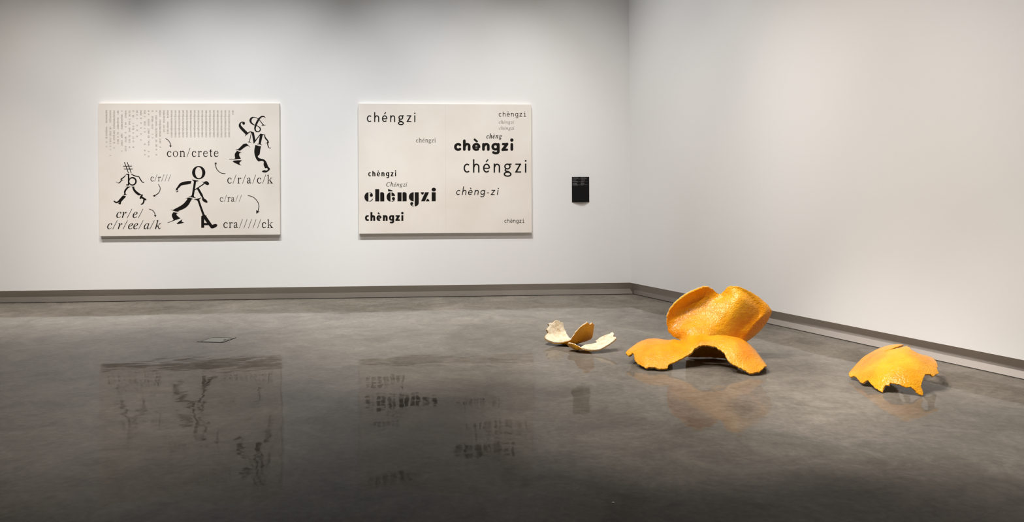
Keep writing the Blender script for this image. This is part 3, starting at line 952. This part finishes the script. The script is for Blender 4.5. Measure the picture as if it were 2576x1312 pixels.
# ------------------------------------------------------------------ peels
def smooth_sheet(cage, faces, levels):
    """Catmull-Clark sheet whose surface passes through the cage points."""
    me = bpy.data.meshes.new('cage')
    target = np.array(cage, float)
    pts = target.copy()
    me.from_pydata([tuple(p) for p in pts], [], faces)
    ob = bpy.data.objects.new('cage', me)
    COL.objects.link(ob)
    md = ob.modifiers.new('s', 'SUBSURF')
    md.levels = 2
    md.render_levels = 2
    md.boundary_smooth = 'ALL'
    n = len(cage)
    for _ in range(7):
        me.vertices.foreach_set('co', pts.ravel())
        me.update()
        dg = bpy.context.evaluated_depsgraph_get()
        dg.update()
        ev = ob.evaluated_get(dg)
        co = np.array([ev.data.vertices[i].co[:] for i in range(n)])
        pts += 0.8 * (target - co)
    md.levels = levels
    me.vertices.foreach_set('co', pts.ravel())
    me.update()
    dg = bpy.context.evaluated_depsgraph_get()
    dg.update()
    ev = ob.evaluated_get(dg)
    em = bpy.data.meshes.new_from_object(ev)
    V = np.empty(len(em.vertices) * 3)
    em.vertices.foreach_get('co', V)
    V = V.reshape(-1, 3)
    Fq = np.array([p.vertices[:] for p in em.polygons])
    bpy.data.objects.remove(ob)
    bpy.data.meshes.remove(em)
    bpy.data.meshes.remove(me)
    return V, Fq


def vnormals(V, Fq):
    a, b, c, d = (V[Fq[:, i]] for i in range(4))
    fn = np.cross(c - a, d - b)
    N_ = np.zeros_like(V)
    for i in range(4):
        np.add.at(N_, Fq[:, i], fn)
    return N_ / (np.linalg.norm(N_, axis=1, keepdims=True) + 1e-12)


def boundary(Fq):
    e = {}
    for f in Fq:
        for i in range(4):
            k = (int(f[i]), int(f[(i + 1) % 4]))
            r = (k[1], k[0])
            if r in e:
                del e[r]
            else:
                e[k] = 1
    return list(e)


def fbm(p, f):
    v = Vector((float(p[0]) * f, float(p[1]) * f, float(p[2]) * f))
    return noise.noise(v) + 0.5 * noise.noise(v * 2.1) + 0.3 * noise.noise(v * 4.3)


def jag(V, Fq, amp, freq, rings=7):
    """Push the torn rim in and out along the sheet."""
    nb = {}
    for f in Fq:
        for i in range(4):
            nb.setdefault(int(f[i]), set()).add(int(f[(i + 1) % 4]))
            nb.setdefault(int(f[(i + 1) % 4]), set()).add(int(f[i]))
    be = boundary(Fq)
    B = {i for k in be for i in k}
    D = {}
    for i in B:
        ins = [j for j in nb[i] if j not in B] or list(nb[i])
        d = np.mean([V[j] for j in ins], axis=0) - V[i]
        D[i] = d / (np.linalg.norm(d) + 1e-9) * (amp * (0.25 + fbm(V[i], freq)))
    out = V.copy()
    front = dict(D)
    seen = set(B)
    for k in range(rings):
        w = (1 - k / rings) ** 1.5
        for i, d in front.items():
            out[i] += d * w
        nxt = {}
        for i in front:
            for j in nb[i]:
                if j not in seen:
                    nxt.setdefault(j, []).append(front[i])
        front = {j: np.mean(l, axis=0) for j, l in nxt.items()}
        seen |= set(front)
    return out


def two_skin(name, V, Fq, N_, o0, o1, m, parent, rough=0.0, rf=30):
    """Closed shell between offsets o0 and o1 along the normals."""
    n = len(V)
    A_ = V + N_ * o0
    B2 = V + N_ * o1
    if rough:
        for i in range(n):
            B2[i] += N_[i] * rough * fbm(V[i], rf)
    be = boundary(Fq)
    F2 = [tuple(f) for f in Fq] + [tuple(f[::-1] + n) for f in Fq]
    F2 += [(b, a, a + n, b + n) for a, b in be]
    return mesh_obj(name, np.vstack([A_, B2]), F2, m, parent, smooth=True)


def project(P):
    v = P - C0
    return CX + FPX * (v @ CR) / (v @ CF), CY - FPX * (v @ CU) / (v @ CF)


def torn(outline):
    """Tear the sheet along an outline measured in the photograph (everything below it goes)."""
    O = np.array(outline, float)

    def f(V, Fq):
        x, y = project(V[Fq].mean(axis=1))
        inside = np.zeros(len(x), bool)
        j = len(O) - 1
        for i in range(len(O)):
            (xi, yi), (xj, yj) = O[i], O[j]
            c = ((yi > y) != (yj > y)) & (x < (xj - xi) * (y - yi) / (yj - yi + 1e-12) + xi)
            inside ^= c
            j = i
        return Fq[inside]
    return f


def even_rim(V, Fq, it=4):
    """Take the grid steps out of a torn rim."""
    nb = {}
    for a, b in boundary(Fq):
        nb.setdefault(a, []).append(b)
        nb.setdefault(b, []).append(a)
    ids = [i for i in nb if len(nb[i]) == 2]
    V = V.copy()
    for _ in range(it):
        new = {i: 0.4 * V[i] + 0.3 * (V[nb[i][0]] + V[nb[i][1]]) for i in ids}
        for i, p in new.items():
            V[i] = p
    return V


def compact(V, N_, Fq):
    used = np.unique(Fq)
    m = -np.ones(len(V), int)
    m[used] = np.arange(len(used))
    return V[used], N_[used], m[Fq]


def peel_skins(root, cage, faces, levels, flip, thick, rk, jagamp, jagf, lump, cuts, drop):
    P = np.array([at(*c) for c in cage])
    V, Fq = smooth_sheet(P, faces, levels)
    N_ = vnormals(V, Fq)
    for c in cuts:
        Fq = c(V, Fq)
    V, N_, Fq = compact(V, N_, Fq)
    if cuts:
        V = even_rim(V, Fq)
    if lump:
        V = V + N_ * np.array([lump * fbm(p, 9) + lump * 0.35 * noise.noise(Vector(p * 38)) for p in V])[:, None]
    V = jag(V, Fq, jagamp, jagf)
    if flip:
        Fq = Fq[:, ::-1]
        N_ = -N_
    low = min(V[:, 2].min(), (V - N_ * thick)[:, 2].min())
    if drop:
        V[:, 2] -= low - 0.0015
    if root is None:
        base = V.mean(axis=0)
        root = (float(base[0]), float(base[1]), 0.0)
    return V, N_, Fq, root


def peel(label, sheets):
    root = None
    for sh in sheets:
        V, N_, Fq, pos = peel_skins(root, **sh)
        if root is None:
            root = thing('orange_peel', pos, label, 'sculpture', 'orange peel sculptures on the floor')
        two_skin('rind', V, Fq, N_, 0.0, -sh['rk'], M_RIND, root)
        two_skin('pith', V, Fq, N_, -sh['rk'], -sh['thick'], M_PITH, root, 0.003, 34)
    return root


def grid_faces(nr, nc, off=0):
    return [(off + r * nc + c, off + r * nc + c + 1, off + (r + 1) * nc + c + 1, off + (r + 1) * nc + c) for r in range(nr - 1) for c in range(nc - 1)]


# --- large peel: two legs and a standing, folded back part
legs = [  # rows: front edge, flank, ridge, hidden back edge; columns from the left tip to the right tip
    [(1578, 914, 6.20), (1601, 930, 6.08), (1632, 944, 5.95), (1686, 946, 5.94), (1722, 924, 5.98), (1737, 911, 6.01), (1751, 899, 6.03), (1763, 890, 6.04), (1785, 887, 6.03), (1808, 903, 5.95), (1828, 926, 5.88), (1856, 944, 5.83), (1888, 960, 5.77)],
    [(1573, 896, 6.25), (1600, 893, 6.18), (1636, 898, 6.08), (1690, 900, 6.06), (1722, 889, 6.09), (1737, 880, 6.10), (1751, 871, 6.11), (1765, 864, 6.11), (1788, 860, 6.11), (1825, 868, 6.03), (1852, 886, 5.96), (1880, 910, 5.90), (1912, 940, 5.82)],
    [(1581, 884, 6.33), (1604, 868, 6.36), (1640, 857, 6.34), (1686, 859, 6.33), (1712, 861, 6.30), (1730, 855, 6.25), (1748, 851, 6.22), (1766, 849, 6.21), (1788, 850, 6.22), (1836, 850, 6.19), (1870, 862, 6.11), (1902, 892, 6.02), (1931, 928, 5.91)],
    [(1590, 888, 6.45), (1612, 880, 6.58), (1644, 872, 6.62), (1692, 870, 6.56)] + [None] * 5 + [(1842, 866, 6.42), (1878, 878, 6.34), (1910, 902, 6.20), (1933, 936, 6.02)],
]
cage, idx = [], {}
for r, row in enumerate(legs):
    for c, p in enumerate(row):
        if p is not None:
            idx[r, c] = len(cage)
            cage.append(p)
faces = []
for r in range(3):
    for c in range(12):
        ks = [(r, c), (r, c + 1), (r + 1, c + 1), (r + 1, c)]
        if all(k in idx for k in ks):
            faces.append(tuple(idx[k] for k in ks))
up = [  # eight columns, base row is the ridge of the legs
    [(1688, 848, 6.38), (1712, 838, 6.33), (1742, 829, 6.29), (1782, 836, 6.27), (1815, 862, 6.285), (1842, 877, 6.34), (1860, 876, 6.36), (1877, 866, 6.40)],
    [(1678, 818, 6.40), (1712, 804, 6.41), (1748, 799, 6.39), (1792, 798, 6.35), (1836, 808, 6.295), (1864, 832, 6.33), (1886, 838, 6.335), (1918, 832, 6.41)],
    [(1687, 784, 6.39), (1722, 776, 6.43), (1758, 772, 6.43), (1804, 769, 6.39), (1856, 772, 6.30), (1890, 803, 6.34), (1911, 808, 6.345), (1935, 805, 6.41)],
    [(1715, 755, 6.38), (1744, 750, 6.42), (1774, 750, 6.44), (1812, 755, 6.42), (1860, 749, 6.325), (1902, 775, 6.36), (1925, 784, 6.36), (1942, 787, 6.39)],
    [(1745, 738, 6.38), (1766, 730, 6.40), (1786, 729, 6.43), (1811, 744, 6.44), (1832, 727, 6.395), (1868, 730, 6.36), (1905, 750, 6.38), (1929, 769, 6.39)],
]
uidx = {}
for r, row in enumerate(up):
    for c, p in enumerate(row):
        uidx[r, c] = len(cage)
        cage.append(p)
for r in range(4):
    for c in range(7):
        faces.append((uidx[r, c], uidx[r, c + 1], uidx[r + 1, c + 1], uidx[r + 1, c]))
for c in range(4):
    faces.append((idx[2, 4 + c], idx[2, 5 + c], uidx[0, c + 1], uidx[0, c]))
lower = [(130, 970), (160, 1005), (195, 985), (205, 955), (235, 980), (240, 1060), (280, 1100), (360, 1150), (400, 1170), (440, 1150), (500, 1150), (560, 1170), (620, 1172), (690, 1165), (690, 1110), (760, 1090), (860, 1040),
         (920, 1005), (1000, 960), (1030, 910), (1080, 880), (1150, 860), (1220, 862), (1300, 880), (1380, 925), (1430, 965), (1450, 1030), (1500, 1090), (1600, 1150), (1700, 1195), (1770, 1235), (1850, 1215), (1940, 1205), (1985, 1160), (1995, 1120)]
lower = [(1550 + x / 5.248, 710 + y / 5.248) for x, y in lower] + [(1960, 905), (1990, 600), (1500, 600), (1560, 890)]
back = [  # flap behind the arch, its inside seen through the opening
    [(1728, 866, 6.24), (1755, 862, 6.23), (1785, 860, 6.23), (1815, 862, 6.22), (1845, 868, 6.18)],
    [(1726, 884, 6.34), (1755, 882, 6.36), (1788, 881, 6.37), (1820, 883, 6.34), (1852, 888, 6.29)],
    [(1728, 900, 6.42), (1756, 902, 6.42), (1790, 903, 6.42), (1822, 905, 6.38), (1856, 908, 6.32)],
]
peel('largest orange peel, two legs on the floor and a folded flap standing up behind', [
    dict(cage=cage, faces=faces, levels=5, flip=False, thick=0.016, rk=0.0135, jagamp=0.006, jagf=42, lump=0.0035, cuts=[torn(lower)], drop=True),
    dict(cage=[p for r in back for p in r], faces=grid_faces(3, 5), levels=4, flip=True, thick=0.016, rk=0.011, jagamp=0.004, jagf=30, lump=0.002, cuts=[], drop=True)])

# --- right peel: single arched shell with a slit
rows = [
    [(2126, 957, 5.70), (2160, 980, 5.50), (2195, 1000, 5.36), (2230, 1010, 5.27), (2268, 1014, 5.23), (2305, 1014, 5.21), (2342, 1004, 5.24), (2380, 980, 5.34)],
    [(2132, 946, 5.74), (2166, 952, 5.56), (2200, 960, 5.42), (2235, 966, 5.33), (2272, 968, 5.28), (2308, 968, 5.27), (2343, 962, 5.31), (2379, 950, 5.40)],
    [(2142, 934, 5.79), (2178, 925, 5.64), (2210, 923, 5.51), (2243, 925, 5.42), (2277, 927, 5.37), (2310, 930, 5.36), (2343, 932, 5.39), (2374, 930, 5.46)],
    [(2160, 914, 5.90), (2192, 899, 5.77), (2222, 893, 5.65), (2252, 891, 5.56), (2282, 895, 5.50), (2313, 902, 5.48), (2343, 911, 5.50), (2369, 918, 5.54)],
    [(2180, 899, 6.02), (2208, 882, 5.93), (2236, 873, 5.84), (2262, 871, 5.75), (2288, 877, 5.67), (2316, 891, 5.62), (2342, 903, 5.61), (2361, 912, 5.62)],
    [(2196, 906, 6.18), (2222, 888, 6.14), (2246, 880, 6.06), (2268, 879, 5.97), (2290, 882, 5.87), (2316, 895, 5.79), (2340, 906, 5.74), (2356, 914, 5.71)],
]
edge = [(190, 700), (200, 770), (230, 795), (290, 770), (340, 800), (380, 850), (410, 890), (450, 915), (490, 895), (540, 855), (570, 860), (620, 930), (700, 1010), (780, 1060), (850, 1100), (862, 1050), (880, 980), (910, 945),
        (950, 960), (980, 970), (1000, 920), (1060, 920), (1120, 945), (1180, 945), (1240, 985), (1300, 995), (1380, 995), (1440, 1020), (1490, 1070), (1540, 1120), (1620, 1165), (1650, 1150), (1640, 1080), (1600, 970), (1620, 900),
        (1650, 830), (1680, 740), (1720, 750), (1790, 745), (1840, 800), (1880, 760), (1950, 715), (1910, 650), (1920, 580), (1900, 500), (1850, 430), (1780, 395), (1700, 385), (1600, 360), (1500, 310), (1400, 260), (1390, 220), (1340, 205)]
edge = [(2110 + x / 7.718, 850 + y / 7.718) for x, y in edge] + [(2284, 840), (2080, 840), (2080, 940)]


def slit(V, Fq):
    C = V[Fq].mean(axis=1)
    px, py = project(C)
    t = (px - 2224) / (2274 - 2224)
    line = 888.5 - 14.5 * t
    keep = ~((t > 0) & (t < 1.3) & (np.abs(py - line) < 0.4 + 2.3 * np.clip(t, 0, 1)) & (C[:, 1] < 6.0))
    return Fq[keep]


peel('arched orange peel shell with a slit in its top, by the right wall', [
    dict(cage=[p for r in rows for p in r], faces=grid_faces(6, 8), levels=5, flip=False, thick=0.013, rk=0.010, jagamp=0.005, jagf=46, lump=0.0025, cuts=[torn(edge), slit], drop=True)])

# --- curled peel, inside showing
Zc = lambda x, y, d: (1350 + x / 10.09, 790 + y / 10.09, d)


def zpoly(pts):
    return [(1350 + x / 10.09, 790 + y / 10.09) for x, y in pts]


rows = [
    [(236, 242, 7.13), (205, 415, 7.08), (180, 612, 7.00), (385, 742, 6.93), (590, 752, 6.90), (770, 704, 6.88), (890, 628, 6.86), (1045, 395, 6.84), (1175, 292, 6.83), (1300, 205, 6.83)],
    [(400, 165, 7.17), (360, 400, 7.13), (340, 590, 7.07), (480, 720, 7.00), (660, 775, 6.95), (850, 775, 6.91), (1000, 700, 6.88), (1150, 520, 6.86), (1270, 390, 6.855), (1365, 215, 6.86)],
    [(520, 140, 7.21), (510, 390, 7.18), (510, 560, 7.14), (600, 690, 7.07), (760, 770, 7.00), (940, 785, 6.95), (1100, 730, 6.915), (1260, 590, 6.89), (1360, 450, 6.885), (1420, 208, 6.89)],
    [(672, 195, 7.24), (712, 420, 7.22), (752, 530, 7.19), (820, 640, 7.14), (930, 700, 7.09), (1060, 730, 7.02), (1220, 710, 6.96), (1395, 620, 6.93), (1442, 460, 6.925), (1462, 262, 6.93)],
]
tear = zpoly([(262, 262), (298, 300), (292, 338), (240, 392), (224, 418), (262, 466), (272, 500), (236, 535), (195, 600), (205, 650), (-200, 700), (-200, 1400), (2300, 1400), (2300, 320), (1462, 300), (1455, 268), (1420, 236), (1385, 262), (1362, 282),
              (1300, 224), (1240, 258), (1180, 300), (1110, 345), (1050, 402), (1000, 462), (958, 510), (925, 575), (895, 610), (850, 596), (822, 556), (765, 522), (722, 490), (714, 452), (690, 428), (668, 350), (654, 240), (620, 222), (572, 212),
              (540, 180), (490, 166), (440, 190), (400, 222), (332, 236), (296, 262)])
peel('curled orange peel showing cream inside, left of the largest peel', [
    dict(cage=[Zc(*p) for r in rows for p in r], faces=grid_faces(4, 10), levels=5, flip=True, thick=0.016, rk=0.004, jagamp=0.004, jagf=45, lump=0.002, cuts=[torn(tear)], drop=True)])

# --- boat-shaped strip in front of it
rows = [
    [(775, 805, 6.70), (930, 812, 6.66), (1080, 884, 6.62), (1210, 965, 6.60), (1400, 992, 6.60), (1600, 974, 6.615), (1800, 876, 6.65), (1935, 776, 6.68), (2036, 682, 6.70)],
    [(785, 840, 6.71), (905, 885, 6.68), (1040, 955, 6.64), (1225, 945, 6.64), (1405, 945, 6.65), (1590, 900, 6.67), (1780, 790, 6.70), (1900, 710, 6.72), (1994, 645, 6.735)],
    [(815, 868, 6.73), (910, 925, 6.72), (1060, 970, 6.69), (1235, 905, 6.70), (1410, 882, 6.71), (1570, 820, 6.73), (1755, 700, 6.755), (1880, 630, 6.77), (1975, 588, 6.775)],
    [(850, 880, 6.76), (940, 935, 6.76), (1090, 960, 6.74), (1245, 855, 6.75), (1410, 822, 6.76), (1530, 735, 6.78), (1735, 605, 6.80), (1850, 552, 6.81), (1938, 515, 6.82)],
]
tear = zpoly([(772, 832), (790, 802), (850, 796), (940, 806), (1040, 842), (1108, 888), (1140, 880), (1165, 866), (1180, 846), (1212, 870), (1330, 851), (1400, 846), (1480, 830), (1530, 806), (1542, 794), (1497, 764), (1560, 722), (1640, 656),
              (1720, 626), (1840, 586), (1890, 546), (1930, 536), (1975, 580), (1958, 630), (1972, 655), (2026, 668), (2032, 700), (2004, 742), (2300, 800), (2300, 1300), (600, 1300), (600, 900)])
peel('small boat-shaped peel strip, cream inside, in front of the curled peel', [
    dict(cage=[Zc(*p) for r in rows for p in r], faces=grid_faces(4, 9), levels=5, flip=True, thick=0.013, rk=0.0035, jagamp=0.004, jagf=45, lump=0.0015, cuts=[torn(tear)], drop=True)])
